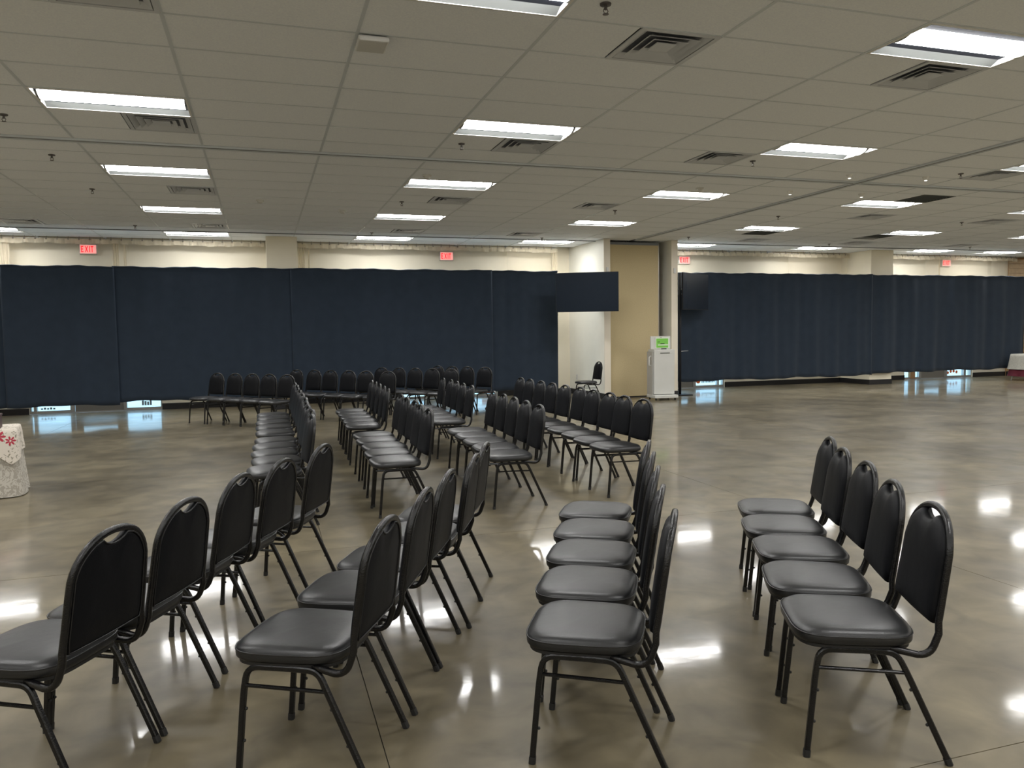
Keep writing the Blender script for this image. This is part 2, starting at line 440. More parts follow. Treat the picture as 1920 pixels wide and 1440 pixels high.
# pocket for the folding wall
PY = 15.75
pk = tag(obj('wall_pocket_left', bx(7.19, 7.33, PY, BACKY, 0, CEIL+.02), 'wall_grey'), 'pale projecting wall left of the tan folding panel', 'wall', kind='structure')
obj('end_cap', bx(7.185, 7.335, PY-.012, PY, 0, CEIL), 'wall_trim', pk)
pr = tag(obj('wall_pocket_right', bx(8.85, 9.0, PY, BACKY, 0, CEIL+.02), 'wall_grey'), 'pale projecting wall right of the tan folding panel', 'wall', kind='structure')
obj('end_cap', bx(8.845, 9.005, PY-.012, PY, 0, CEIL), 'wall_trim', pr)
tag(obj('baseboard_pocket', boxes([(7.178, 7.19, PY-.02, BACKY, 0, .13), (7.178, 7.335, PY-.024, PY-.012, 0, .05), (8.84, 9.012, PY-.024, PY-.012, 0, .13), (9.0, 9.012, PY-.012, BACKY, 0, .13)]), 'rubber_base'),
    'black rubber baseboard around the two projecting pocket walls', 'baseboard', kind='structure')
for nm, x0, x1, lab in (('wall_column_left', .13, .74, 'square wall column behind the left drapes'), ('wall_column_right', 15.28, 16.0, 'square wall column behind the right drapes')):
    yf = 16.72 if x0 < 5 else 16.70
    c = tag(obj(nm, bx(x0, x1, yf, BACKY, 0, CEIL+.02), 'wall_paint'), 'cream painted '+lab, 'column', kind='structure')
    obj('column_base', boxes([(x0-.012, x1+.012, yf-.012, yf, 0, .13), (x0-.012, x0, yf, BACKY-.012, 0, .13), (x1, x1+.012, yf, BACKY-.012, 0, .13)]), 'rubber_base', c)
# folding panels parked in the pocket
p = root('folding_partition', (7.36, 15.98, 0), 'tall tan fabric folding wall panel parked between two pale walls', 'panel')
obj('panel_face', bx(.012, 1.288, 0, .09, .03, 3.44, bev=.004), 'panel_fabric', p)
obj('edge_trim', boxes([(0, .012, -.004, .094, .02, 3.45), (1.288, 1.30, -.004, .094, .02, 3.45)]), 'alu', p)
obj('bottom_seal', bx(.01, 1.29, .01, .08, 0, .03), 'rubber_base', p)
obj('top_rail', bx(0, 1.3, .01, .08, 3.44, 3.50), 'track_dark', p)
p = root('folding_partition', (7.40, 16.18, 0), 'second tan folding wall panel stacked behind the front tan panel', 'panel')
obj('panel_face', bx(0, 1.32, 0, .09, .03, 3.44), 'panel_fabric', p); obj('bottom_seal', bx(.01, 1.31, .01, .08, 0, .03), 'rubber_base', p)
# small plates
def plate(x0, x1, y0, y1, z0, z1, nm, lab, cat):
    o = tag(obj(nm, bx(x0, x1, y0, y1, z0, z1, bev=.002), 'white_plastic'), lab, cat); return o
plate(7.235, 7.285, PY-.034, PY-.012, 2.82, 2.91, 'wall_sensor', 'small white sensor on the pale wall left of the tan panel', 'sensor')
plate(8.90, 8.95, PY-.034, PY-.012, 2.80, 2.91, 'wall_sensor', 'small white sensor high on the pale wall right of the tan panel', 'sensor')
o = plate(7.182, 7.19, 17.3, 17.38, .36, .49, 'wall_outlet', 'white wall outlet low on the pale wall near the drape end', 'outlet')
obj('socket', boxes([(7.180, 7.183, 17.325, 17.355, .385, .415), (7.180, 7.183, 17.325, 17.355, .435, .465)]), 'kiosk_side', o)
# wood slats at the far right
sw = tag(obj('wall_slats', bx(21.33, XR, BACKY-.03, BACKY, 0, CEIL), 'brick_brown'), 'tan wooden slat wall section at the far right of the back wall', 'wall', kind='structure')
z = .14
while z < CEIL-.05:
    obj('slat', bx(21.33, XR, BACKY-.055, BACKY-.03, z, min(z+.125, CEIL-.01)), 'slat_wood', sw); z += .14
obj('baseboard', bx(21.33, XR, BACKY-.06, BACKY-.03, 0, .13), 'rubber_base', sw)

# glazed entrances under the EXIT signs
def entrance(n, x0, x1, segs, label):
    e = root('door_%d' % n, ((x0+x1)/2, BACKY+.08, 0), label, 'door', 'glazed entrances in the back wall', kind='structure')
    cx = (x0+x1)/2
    obj('door_frame', boxes([(x0-cx, x1-cx, -.04, .04, HO-.06, HO), (x0-cx, x1-cx, -.04, .04, 0, .025), (x0-cx, x0-cx+.03, -.04, .04, .025, HO-.06), (x1-cx-.03, x1-cx, -.04, .04, .025, HO-.06)]), 'alu', e)
    for k, (kind, a, b) in enumerate(segs):
        a -= cx; b -= cx
        if kind == 'g':
            obj('glass_pane', bx(a, b, -.004, .004, .06, HO-.08), 'glass', e); obj('bottom_rail', bx(a, b, -.03, .03, .02, .06), 'alu', e)
        elif kind == 'm': obj('mullion', bx(a, b, -.045, .045, .02, HO-.06), 'alu', e)
        elif kind == 'b': obj('side_post', bx(a, b, -.045, .045, .02, HO-.06), 'brick_brown', e)
        elif kind == 'd':
            d = obj('door_leaf', boxes([(a, b, -.025, .025, .025, .31), (a, a+.13, -.025, .025, .31, HO-.08), (b-.13, b, -.025, .025, .31, HO-.08), (a, b, -.025, .025, HO-.2, HO-.08)]), 'alu_door', e)
            obj('glass_pane', bx(a+.13, b-.13, -.004, .004, .31, HO-.2), 'glass', d)
            obj('push_bar', bx(a+.1, b-.1, -.07, -.04, 1.0, 1.05), 'alu', d)
    return e
e1 = entrance(1, *OPEN[0], [('g', -4.49, -4.45), ('m', -4.45, -4.39), ('g', -4.39, -3.79), ('m', -3.79, -3.71), ('d', -3.70, -2.80), ('m', -2.80, -2.74), ('g', -2.74, -2.09)], 'glazed entrance under the leftmost exit sign, seen below the drape hem')
e2 = entrance(2, *OPEN[1], [('g', 2.96, 3.55), ('m', 3.55, 3.62), ('d', 3.63, 4.5), ('m', 4.5, 4.56), ('g', 4.56, 5.29)], 'glazed entrance behind the chairs, under the second exit sign')
e3 = entrance(3, *OPEN[2], [('g', 9.21, 9.78), ('m', 9.78, 9.85), ('d', 9.86, 10.66), ('m', 10.66, 10.74), ('g', 10.74, 11.38), ('m', 11.38, 11.43), ('g', 11.43, 11.55)], 'glazed entrance just right of the pale pocket wall, with orange lettered glass')
e4 = entrance(4, *OPEN[3], [('g', 17.55, 17.78), ('b', 17.78, 17.95), ('g', 17.95, 18.09), ('m', 18.09, 18.17), ('d', 18.18, 19.02), ('m', 19.02, 19.13), ('g', 19.13, 19.76), ('m', 19.76, 19.84), ('g', 19.84, 20.03)], 'glazed entrance under the rightmost exit sign')
def decal(par, x0, x1, z0, z1, m, round_=False):
    bm = bmesh.new(); cx = par.location.x
    if round_:
        c = ((x0+x1)/2-cx, (z0+z1)/2); r = (x1-x0)/2
        vs = [bm.verts.new((c[0]+r*math.cos(2*PI*k/14), -.006, c[1]+r*math.sin(2*PI*k/14))) for k in range(14)]; bm.faces.new(vs)
    else: box(bm, x0-cx, x1-cx, -.008, -.005, z0, z1)
    return obj('printed_sticker', bm, m, par)
decal(e3, 10.76, 10.90, .11, .25, 'decal_orange', True)
for k in range(9): decal(e3, 10.93+k*.045, 10.96+k*.045, .13, .19 if k % 3 else .215, 'decal_grey')
decal(e2, 4.95, 5.22, .07, .20, 'decal_orange')
for k in range(4): decal(e4, 19.15+k*.11, 19.24+k*.11, .10+.03*(k % 2), .20+.04*(k % 3), 'decal_orange', True)
for k in range(5): decal(e1, -4.33+k*.055, -4.29+k*.055, .085, .115+.012*(k % 2), 'decal_grey')
for k in range(4): decal(e1, -2.46+k*.05, -2.42+k*.05, .10, .20-.012*(k % 3), 'decal_grey')
# outside pavement
tag(obj('ground_outside', bx(-16, 32, BACKY+.2, BACKY+14, -.12, -.02), 'pavement'), 'bright pavement outside beyond the glazed entrances', 'ground', kind='structure')

# ------------------------------------------------------------------ EXIT signs
LET = {'E': [(0,.22,0,1), (.22,.72,0,.18), (.22,.62,.41,.59), (.22,.72,.82,1)], 'I': [(.18,.42,0,1)], 'T': [(0,.8,.82,1), (.29,.51,0,.82)]}
def exit_sign(cx, cz, label):
    s = root('exit_sign', (cx, BACKY, cz), label, 'sign', 'lit red exit signs on the back wall')
    obj('sign_housing', bx(-.16, .16, -.075, 0, -.10, .10, bev=.006), 'white_plastic', s)
    obj('sign_face', bx(-.145, .145, -.082, -.076, -.085, .085), 'exit_face', s)
    bm = bmesh.new(); w = .062; h = .125; x = -.128
    for ch in 'EXIT':
        if ch == 'X':
            for sgn in (1, -1):
                a, b = (x-.002 if sgn > 0 else x+w-.002), (x+w-.018 if sgn > 0 else x-.002+.0)
                b = x+w-.016 if sgn > 0 else x
                a = x if sgn > 0 else x+w-.016
                vs = [bm.verts.new(v) for v in [(a, -.088, -h/2), (a+.016, -.088, -h/2), (b+.016, -.088, h/2), (b, -.088, h/2)]]
                bm.faces.new(vs)
        else:
            for a, b, c, d in LET[ch]: box(bm, x+a*w, x+b*w, -.088, -.082, -h/2+c*h, -h/2+d*h)
        x += w*(.62 if ch == 'I' else 1.12)
    obj('lettering', bm, 'exit_red', s)
    return s
exit_sign(-3.30, 3.32, 'lit red EXIT sign furthest left, above the left drapes')
exit_sign(4.12, 3.30, 'lit red EXIT sign above the middle of the left drapes')
exit_sign(10.34, 3.30, 'lit red EXIT sign just right of the pale pocket wall')
exit_sign(18.9, 3.34, 'lit red EXIT sign furthest right, right of the wall column')

# ------------------------------------------------------------------ ceiling light
def make_light():
    r = root('ceiling_light', (0, 0, 0), 'x', 'ceiling light')
    a, b = TW/2-.008, TD/2-.008
    obj('fixture_frame', boxes([(-a, a, -b, -b+.018, -.004, .008), (-a, a, b-.018, b, -.004, .008), (-a, -a+.018, -b+.018, b-.018, -.004, .008), (a-.018, a, -b+.018, b-.018, -.004, .008)]), 'fixture_white', r)
    ia, ib = a-.018, b-.018; lb = .145; la = .59
    V = [(-ia, -ib, 0), (ia, -ib, 0), (ia, ib, 0), (-ia, ib, 0), (-la, -lb, .075), (la, -lb, .075), (la, lb, .075), (-la, lb, .075)]
    obj('reflector', (V, [(0, 1, 5, 4), (2, 3, 7, 6), (4, 5, 6, 7)]), 'reflector_grey', r); obj('end_reflector', (V, [(1, 2, 6, 5), (3, 0, 4, 7)]), 'fixture_white', r)
    n = 12; V = []; F = []
    for k in range(n+1):
        t = -1+2*k/n; y = t*lb*1.0; z = .0745-.082*math.sqrt(max(0, 1-t*t))
        V += [(-.565, y, z), (.565, y, z)]
    for k in range(n): F.append((2*k, 2*k+1, 2*k+3, 2*k+2))
    obj('lens', (V, F), 'lens', r, smooth=True)
    for s in (-1, 1):
        m = []; f = []
        for k in range(n+1):
            t = -1+2*k/n; m.append((s*.566, t*lb, .069-.080*math.sqrt(max(0, 1-t*t))))
        bm = bmesh.new(); vs = [bm.verts.new(v) for v in m]; vt = [bm.verts.new((v[0]+s*.004, v[1], v[2])) for v in m]
        bm.faces.new(vs); bm.faces.new(vt[::-1])
        for k in range(n): bm.faces.new((vs[k], vt[k], vt[k+1], vs[k+1]))
        obj('lens_end', bm, 'white_plastic', r)
    return r
proto = make_light(); index_children(proto)
near_names = {-2: 'row nearest the viewer', 3: 'row just before cross track', 8: 'row just beyond cross track', 13: 'second row beyond cross track', 18: 'row nearest the back wall',
              -7: 'row behind the viewer', -12: 'second row behind the viewer', -17: 'third row behind the viewer'}
colw = {}
def ordinal(n): return ['first', 'second', 'third', 'fourth', 'fifth', 'sixth', 'seventh', 'eighth', 'ninth'][n]
byrow = {}
for i, j in LIGHTS: byrow.setdefault(j, []).append(i)
firstl = True
def inframe(x, y, z):
    p = Vector((x, y, z-HC)); d = p.dot(fw)
    return d > .3 and abs(p.dot(r2)/d*FPX) < 990 and abs(p.dot(u2)/d*FPX) < 745
for j, lst in byrow.items():
    lst.sort(); vv = [i for i in lst if inframe(gx(i)+TW/2, gy(j)+TD/2, CEIL)]
    for i in lst:
        x, y = gx(i)+TW/2, gy(j)+TD/2
        o = proto if firstl else copy_tree(proto)
        firstl = False
        o.location = (x, y, CEIL); o['group'] = 'recessed troffer lights in the ceiling'
        if i in vv: o['label'] = 'recessed ceiling light, %s from the left in the %s' % (ordinal(vv.index(i)), near_names[j])
        else: o['label'] = 'ceiling light out of view, %s in the %s' % (ordinal(lst.index(i)), near_names[j])

# ------------------------------------------------------------------ air diffusers
def make_vent():
    r = root('ceiling_vent', (0, 0, 0), 'x', 'vent'); h = TD/2+.001
    obj('vent_back', bx(-h, h, -h, h, .028, .034), 'vent_dark', r)
    obj('vent_frame', boxes([(-h, h, -h, -h+.035, -.004, .006), (-h, h, h-.035, h, -.004, .006), (-h, -h+.035, -h+.035, h-.035, -.004, .006), (h-.035, h, -h+.035, h-.035, -.004, .006)]), 'vent_metal', r)
    for q in (.262, .199, .136):
        V = []; F = []
        for (s, z) in ((q, -.002), (q-.044, .026), (q-.042, .028), (q+.003, 0)):
            V += [(-s, -s, z), (s, -s, z), (s, s, z), (-s, s, z)]
        for a in range(3):
            for k in range(4): F.append((4*a+k, 4*a+(k+1) % 4, 4*a+4+(k+1) % 4, 4*a+4+k))
        for k in range(4): F.append((12+k, 12+(k+1) % 4, (k+1) % 4, k))
        obj('louver', (V, F), 'vent_metal', r)
    obj('center_plate', bx(-.078, .078, -.078, .078, .002, .008), 'vent_metal', r)
    return r
vp = make_vent(); index_children(vp)
vlab = {(-1.5, -1): 'just inside the top left edge of the picture', (1.5, -1): 'large near one at the top centre right', (3.5, -1): 'beside the big light at the top right',
 (-1.5, 4): 'behind the nearest left light', (1.5, 4): 'behind the near centre light', (3.5, 4): 'left of the near right light, before the cross track',
 (-1.5, 10): 'between the two left lights beyond the cross track', (1.5, 10): 'between the two centre lights beyond the cross track', (3.5, 10): 'left of the middle lights beyond the cross track',
 (-4, 16): 'far left near the drapes', (-1.5, 16): 'near the wall in the left light column', (1.5, 16): 'near the wall in the centre light column', (3.5, 16): 'near the wall just left of the pocket walls',
 (8, 10): 'right of the lengthwise track, beyond the big right light', (10.4, 10): 'near the right edge, mid distance', (12.6, 10): 'beyond the right edge of the picture', (8, 16): 'near the wall right of the pocket walls',
 (10.4, 16): 'near the right wall column', (13, 16): 'near the wall at the far right', (7, 4): 'above the right edge beside the lengthwise track'}
for k, (i, j) in enumerate(VENTS):
    o = vp if k == 0 else copy_tree(vp)
    o.location = (gx(i)+TD/2, gy(j)+TD/2, CEIL); o['group'] = 'square louvered ceiling vents'
    o['label'] = 'square louvered ceiling vent, ' + vlab[(i, j)]
def make_return():
    r = root('return_grille', (0, 0, 0), 'x', 'grille'); h = TD/2-.006
    obj('grille_back', bx(-h, h, -h, h, .02, .03), 'vent_dark', r)
    obj('grille_frame', boxes([(-h, h, -h, -h+.02, -.003, .006), (-h, h, h-.02, h, -.003, .006), (-h, -h+.02, -h+.02, h-.02, -.003, .006), (h-.02, h, -h+.02, h-.02, -.003, .006)]), 'return_slat', r)
    for k in range(9):
        y = -h+.05+k*(2*h-.1)/8; obj('slat', bx(-h+.02, h-.02, y-.004, y+.004, 0, .018), 'return_slat', r)
    return r
rp = make_return(); index_children(rp)
for k, ((i, j), lb) in enumerate(zip(RETURNS, ['beside the lit light right of the track crossing', 'beyond the second light right of the lengthwise track', 'far right before wall'])):
    o = rp if k == 0 else copy_tree(rp); o.location = (gx(i)+TD/2, gy(j)+TD/2, CEIL)
    o['label'] = 'dark square air grille, ' + lb; o['group'] = 'dark return grilles'

# ------------------------------------------------------------------ sprinklers and detectors
def make_sprinkler():
    r = root('sprinkler', (0, 0, 0), 'x', 'sprinkler')
    bm = bmesh.new(); lathe(bm, [(.036, 0), (.034, -.010), (.018, -.014)], 16); obj('escutcheon', bm, 'sprinkler', r)
    bm = bmesh.new(); lathe(bm, [(.010, -.012), (.010, -.035), (.006, -.038)], 10)
    for s in (-1, 1): tube(bm, [(s*.009, 0, -.03), (s*.016, 0, -.045), (s*.006, 0, -.062)], .003, n=6)
    obj('sprinkler_body', bm, 'sprinkler', r)
    bm = bmesh.new(); lathe(bm, [(.019, -.062), (.020, -.065), (.006, -.067)], 12); obj('deflector', bm, 'sprinkler', r)
    return r
sp = make_sprinkler(); index_children(sp)
SPK = [(1.17, -1.45, 'at the top centre edge of the picture'), (1.17, 4.6, 'beside the near centre light'), (-2.33, 4.55, 'at the left edge beside the nearest left light'), (-2.32, 7.39, 'left of the left light just beyond the cross track'),
 (-2.31, 10.8, 'left of the second left light beyond the track'), (-2.3, 16.8, 'above the left part of the left drapes'), (1.17, 10.95, 'just before the far centre light'), (1.2, 17.1, 'near the wall in the centre light column'),
 (4.14, 4.54, 'right of the vent before the cross track'), (4.14, 11.05, 'beside the vent in the middle light column'), (4.2, 17.3, 'above the right end of the left drapes'), (6.78, 16.1, 'just right of the pocket walls'),
 (6.78, 11.0, 'above the first light right of the lengthwise track'), (6.79, 4.52, 'right of the track crossing, near the right edge'), (10.2, 10.85, 'between the right lights and the right edge vent'), (10.2, 17.0, 'near the wall right of the pocket'), (13.7, 16.8, 'near the wall at the far right')]
for k, (i, j, lb) in enumerate(SPK):
    o = sp if k == 0 else copy_tree(sp); o.location = (gx(i), gy(j), CEIL+.003); o['label'] = 'small dark pendent sprinkler head, ' + lb; o['group'] = 'sprinkler heads in the ceiling'
DET = [(-.53, 11.5, 'above the empty ceiling left of centre'), (.52, 12.7, 'left of the far centre light'), (1.15, 7.6, 'just before the centre light beyond the cross track'), (4.41, 7.55, 'just before the middle light beyond the cross track')]
dp = root('smoke_detector', (0, 0, 0), 'x', 'detector')
bm = bmesh.new(); lathe(bm, [(.06, 0), (.06, -.012), (.05, -.018)], 18); obj('detector_base', bm, 'white_plastic', dp)
bm = bmesh.new(); lathe(bm, [(.042, -.018), (.040, -.035), (.028, -.045)], 18); obj('detector_head', bm, 'white_plastic', dp); index_children(dp)
for k, (i, j, lb) in enumerate(DET):
    o = dp if k == 0 else copy_tree(dp); o.location = (gx(i), gy(j), CEIL+.003); o['label'] = 'small round white smoke detector, ' + lb; o['group'] = 'round detectors in the ceiling'
EYE = [(5.6, 5.2, 'right of the near right light'), (5.61, 7.4, 'left of the track crossing'), (6.55, 5.0, 'by the right light row near the crossing'), (6.63, 7.3, 'just beyond the track crossing')]
ep = root('eyeball_spotlight', (0, 0, 0), 'x', 'spotlight')
bm = bmesh.new(); lathe(bm, [(.045, 0), (.045, -.008), (.03, -.03), (.024, -.05)], 16); obj('lamp_body', bm, 'fixture_white', ep)
bm = bmesh.new(); lathe(bm, [(.018, -.05), (.016, -.053)], 12); obj('lamp_eye', bm, 'led', ep); index_children(ep)
for k, (i, j, lb) in enumerate(EYE):
    o = ep if k == 0 else copy_tree(ep); o.location = (gx(i), gy(j), CEIL+.003); o['label'] = 'tiny white ceiling spot with a bright eye, ' + lb; o['group'] = 'tiny ceiling spots near the track crossing'
wb = root('wireless_box', (gx(.09), gy(.17), CEIL), 'white rectangular box fixed under the ceiling at the top left of centre', 'box')
obj('box_body', bx(-.105, .105, -.12, .12, -.045, -.008, bev=.012), 'white_plastic', wb, smooth=False)
obj('mount_plate', bx(-.06, .06, -.07, .07, -.008, .002), 'kiosk_side', wb)

# ------------------------------------------------------------------ black drapes
DY, DT = 16.6, 2.885
def drape_panel(x0, x1, zb0, zb1, seed, label, y=DY, zt=DT):
    y = DY + (.0 if seed % 2 else -.05)
    rnd = random.Random(seed); n = max(8, int((x1-x0)/.035)); m = 26
    ph = [rnd.uniform(0, 6.28) for _ in range(6)]; V = []; F = []
    f_ = 1.0 if seed < 6 else 1.6
    comps = [(rnd.uniform(8, 11), .012*f_), (rnd.uniform(3.5, 5), .014), (rnd.uniform(18, 24), .006*f_), (rnd.uniform(1.2, 2), .012)]
    for a in range(n+1):
        t = a/n; x = x0+(x1-x0)*t
        for b in range(m+1):
            s = b/m                                    # 0 top .. 1 hem
            zbot = zb0+(zb1-zb0)*t + .014*math.sin(x*3.1+ph[0]) + .008*math.sin(x*9+ph[1])
            ztop = zt + .008*math.sin(x*5.3+ph[2]) + .004*math.sin(x*17+ph[3])
            amp = .35+.65*s
            yy = y + sum(am*math.sin(fq*x+ph[i % 6]+.5*math.sin(s*3+ph[(i+2) % 6])) for i, (fq, am) in enumerate(comps))*amp
            e = min(t, 1-t)*(x1-x0)
            if e < .12: yy += (.012 if seed % 2 else 0)*(1-e/.12)*s      # edges turn back
            xx = x + .012*math.sin(s*4+ph[4])*math.sin(x*6)*min(1, e/.25)
            V.append((xx, yy, ztop+(zbot-ztop)*s))
    for a in range(n):
        for b in range(m):
            i = a*(m+1)+b; F.append((i, i+1, i+m+2, i+m+1))
    o = obj('black_drape', (V, F), 'drape', smooth=True)
    md = o.modifiers.new('thick', 'SOLIDIFY'); md.thickness = .004
    hv = [(v[0], v[1]-.004, v[2]) for v in V[0::m+1]]
    bm = bmesh.new(); tube(bm, [(x, yy, z-.012) for x, yy, z in hv], .006, .014, n=6); obj('rod_pocket', bm, 'drape', o, smooth=True)
    tag(o, label, 'drape', 'black drapes hung along the back wall'); return o
drape_panel(-8.6, -4.52, .25, .24, 1, 'black drape at the very left edge of the picture')
drape_panel(-4.56, -2.66, .25, .23, 2, 'black drape second from the left, over the leftmost glazed entrance')
drape_panel(-2.70, .62, .285, .225, 3, 'wide black drape left of the seam behind the facing chair rows')
drape_panel(.58, 4.86, .225, .215, 4, 'wide black drape in the middle of the left run, behind the chairs')
drape_panel(4.82, 6.42, .20, .20, 5, 'narrow black drape at the right end of the left run')
drape_panel(9.36, 15.20, .275, .262, 6, 'wide black drape just right of the pale pocket wall')
drape_panel(15.14, 20.60, .30, .31, 7, 'black drape right of the seam by the far right column')
drape_panel(20.56, 25.0, .31, .31, 8, 'black drape cut by the right edge of the picture')
def rod(x0, x1, br, label):
    r = root('curtain_rod', (x0, DY+.085, DT-.05), label, 'curtain rod', 'rods carrying the black drapes')
    bm = bmesh.new(); tube(bm, [(0, 0, 0), (x1-x0, 0, 0)], .016, n=8); obj('rod_tube', bm, 'black_metal', r, smooth=True)
    for x in [b-x0 for b in br]:
        bm = bmesh.new(); tube(bm, [(x, 0, -.01), (x, BACKY-DY-.087, -.01)], .010, n=8); obj('wall_bracket', bm, 'black_metal', r, smooth=True)
    return r
rod(-8.5, .08, (-8.0, -5.6, -1.2), 'black rod on wall brackets behind the left drapes, left of the column')
rod(.80, 6.38, (1.3, 3.6, 5.2), 'black rod on wall brackets behind the left drapes, right of the column')
rod(9.45, 15.2, (9.8, 11.5, 13.1), 'black rod behind the drape between pocket wall and right column')
rod(16.08, 24.9, (16.6, 17.6, 23.8), 'black rod behind the drapes right of the right column')
ds = root('drape_stand', (9.20, 15.98, 0), 'black upright stand with a flat foot at the left end of the right drapes', 'stand')
bm = bmesh.new(); tube(bm, [(0, 0, .012), (0, 0, 2.82)], .034, n=12); obj('upright', bm, 'black_metal', ds, smooth=True)
obj('base_plate', bx(-.1, .24, -.18, .18, 0, .022, bev=.006), 'black_metal', ds)
bm = bmesh.new(); tube(bm, [(0, 0, 1.02), (.42, .35, 1.02)], .010, n=8); obj('side_arm', bm, 'alu', ds, smooth=True)

# ------------------------------------------------------------------ tulle valance and gathered columns near the back wall
VY = 17.40
def valance(x0, x1, seed, label):
    r = root('tulle_valance', (x0, VY, 0), label, 'valance', 'tulle valances on a wire under the ceiling')
    L_ = x1-x0; n = int(L_/.03); V = []; F = []; rnd = random.Random(seed)
    p1, p2 = rnd.uniform(0, 6), rnd.uniform(0, 6)
    for a in range(n+1):
        x = L_*a/n
        for b in range(5):
            s = b/4; y = .018*math.sin(x*33+p1)+.012*math.sin(x*71+p2)
            V.append((x, y*(.4+s), 3.487+.006*math.sin(x*16)-.095*s-.008*math.sin(x*5+p2)*s))
    for a in range(n):
        for b in range(4): i = a*5+b; F.append((i, i+1, i+6, i+5))
    obj('gathered_header', (V, F), 'tulle', r, smooth=True)
    bm = bmesh.new(); tube(bm, [(0, 0, 3.492), (L_, 0, 3.492)], .004, n=6); obj('wire', bm, 'alu', r)
    bm = bmesh.new(); x = .1
    while x < L_:
        for q in (0,):
            tube(bm, [(x+.011*math.cos(t), -.024, 3.478+.013*math.sin(t)) for t in [2*PI*k/8 for k in range(8)]], .0045, n=5, closed=True)
        box(bm, x-.0015, x+.0015, -.002, .002, 3.49, CEIL+.002)
        x += .19
    o = obj('hanging_rings', bm, 'sprinkler', r); o['kind'] = 'stuff'
    return r
valance(-5.2, .10, 1, 'gathered cream tulle valance on a wire, left of the left column')
valance(.78, 6.75, 2, 'gathered cream tulle valance on a wire, right of the left column')
valance(9.05, 15.2, 3, 'gathered cream tulle valance on a wire, between pocket wall and right column')
valance(16.1, 21.2, 4, 'gathered cream tulle valance on a wire, right of the right column')
def tulle(x0, x1, m, folds, nm, label, seed=0, y=VY+.07, zt=3.44, zb=1.9):
    V = []; F = []; n = max(10, int(folds*10)); rnd = random.Random(seed); ph = rnd.uniform(0, 6)
    for a in range(n+1):
        t = a/n
        for b in range(7):
            s = b/6
            fl_ = .012+.010*s
            V.append((x0+(x1-x0)*t + .006*math.sin(s*5+t*9), y+fl_*math.sin(2*PI*folds*t+ph), zt+(zb-zt)*s))
    for a in range(n):
        for b in range(6): i = a*7+b; F.append((i, i+1, i+8, i+7))
    o = obj(nm, (V, F), m, smooth=True); tag(o, label, 'sheer curtain', 'cream tulle hangings behind the drapes'); return o
tulle(-2.82, -2.70, 'tulle', 4, 'tulle_column', 'gathered cream tulle column right of the leftmost exit sign', 1)
tulle(-2.62, -2.56, 'tulle', 2, 'tulle_column', 'thin cream tulle strand right of the leftmost tulle column', 2)
tulle(.78, .93, 'tulle', 4, 'tulle_column', 'gathered cream tulle column beside the left wall column', 3)
tulle(.99, 1.03, 'tulle', 2, 'tulle_column', 'thin cream tulle strand just right of the left wall column', 4)
tulle(6.62, 6.76, 'tulle', 4, 'tulle_column', 'gathered cream tulle column at the right end of the left run', 5)
tulle(-5.0, -4.62, 'tulle', 6, 'tulle_column', 'gathered cream tulle column at the left edge of the picture', 6)
tulle(5.5, 6.60, 'tulle_thin', 9, 'sheer_curtain', 'sheer cream tulle panel left of the pocket walls', 7)
tulle(13.3, 15.2, 'tulle_thin', 12, 'sheer_curtain', 'sheer cream tulle panel left of the right wall column', 8)
tulle(17.9, 20.2, 'tulle_thin', 12, 'sheer_curtain', 'sheer cream tulle panel around the rightmost exit sign', 9, y=VY+.10)
tulle(18.35, 18.40, 'tulle', 2, 'tulle_column', 'thin cream tulle strand left of the rightmost exit sign', 10)
tulle(20.3, 23.2, 'tulle_thin', 16, 'sheer_curtain', 'sheer cream tulle panel before the wooden slats', 11)

# ------------------------------------------------------------------ televisions
def television(ax, ay, bx_, by_, zb, zt, wallx, wally, label):
    """screen from (ax, ay) to (bx, by), front on the side of the viewer"""
    d = Vector((bx_-ax, by_-ay, 0)); L_ = d.length; ang = math.atan2(d.y, d.x); mid = Vector(((ax+bx_)/2, (ay+by_)/2, (zb+zt)/2))
    r = root('television', mid, label, 'television', 'wall-mounted televisions on the pocket walls', rz=ang)
    h = zt-zb
    obj('tv_housing', bx(-L_/2, L_/2, 0, .03, -h/2, h/2, bev=.004), 'tv_bezel', r)
    obj('tv_back', bx(-L_*.3, L_*.3, .03, .065, -h*.35, h*.25, bev=.01), 'tv_bezel', r)
    obj('tv_screen', bx(-L_/2+.010, L_/2-.010, -.003, 0, -h/2+.016, h/2-.010), 'tv_screen', r)
    inv = Matrix.Rotation(-ang, 4, 'Z')
    wv = inv @ (Vector((wallx, wally, mid.z)) - mid)
    bm = bmesh.new(); e = Vector((wv.x*.5, wv.y*.5+.22, 0))
    for z in (-.06, .06): tube(bm, [(0, .07, z), (e.x, e.y, z), (wv.x, wv.y, z)], .016, .02, n=6)
    tube(bm, [(0, .07, -.1), (0, .07, .1)], .02, n=8); tube(bm, [(e.x, e.y, -.08), (e.x, e.y, .08)], .022, n=8)
    obj('mount_arm', bm, 'black_metal', r)
    return r
television(6.00, 15.62, 7.19, 15.02, 1.93, 2.765, 7.17, 16.25, 'black wall-mounted television on the left side of the tan panel')
television(9.06, 15.60, 10.15, 16.30, 1.975, 2.815, 9.02, 16.3, 'black wall-mounted television on the right side of the tan panel')

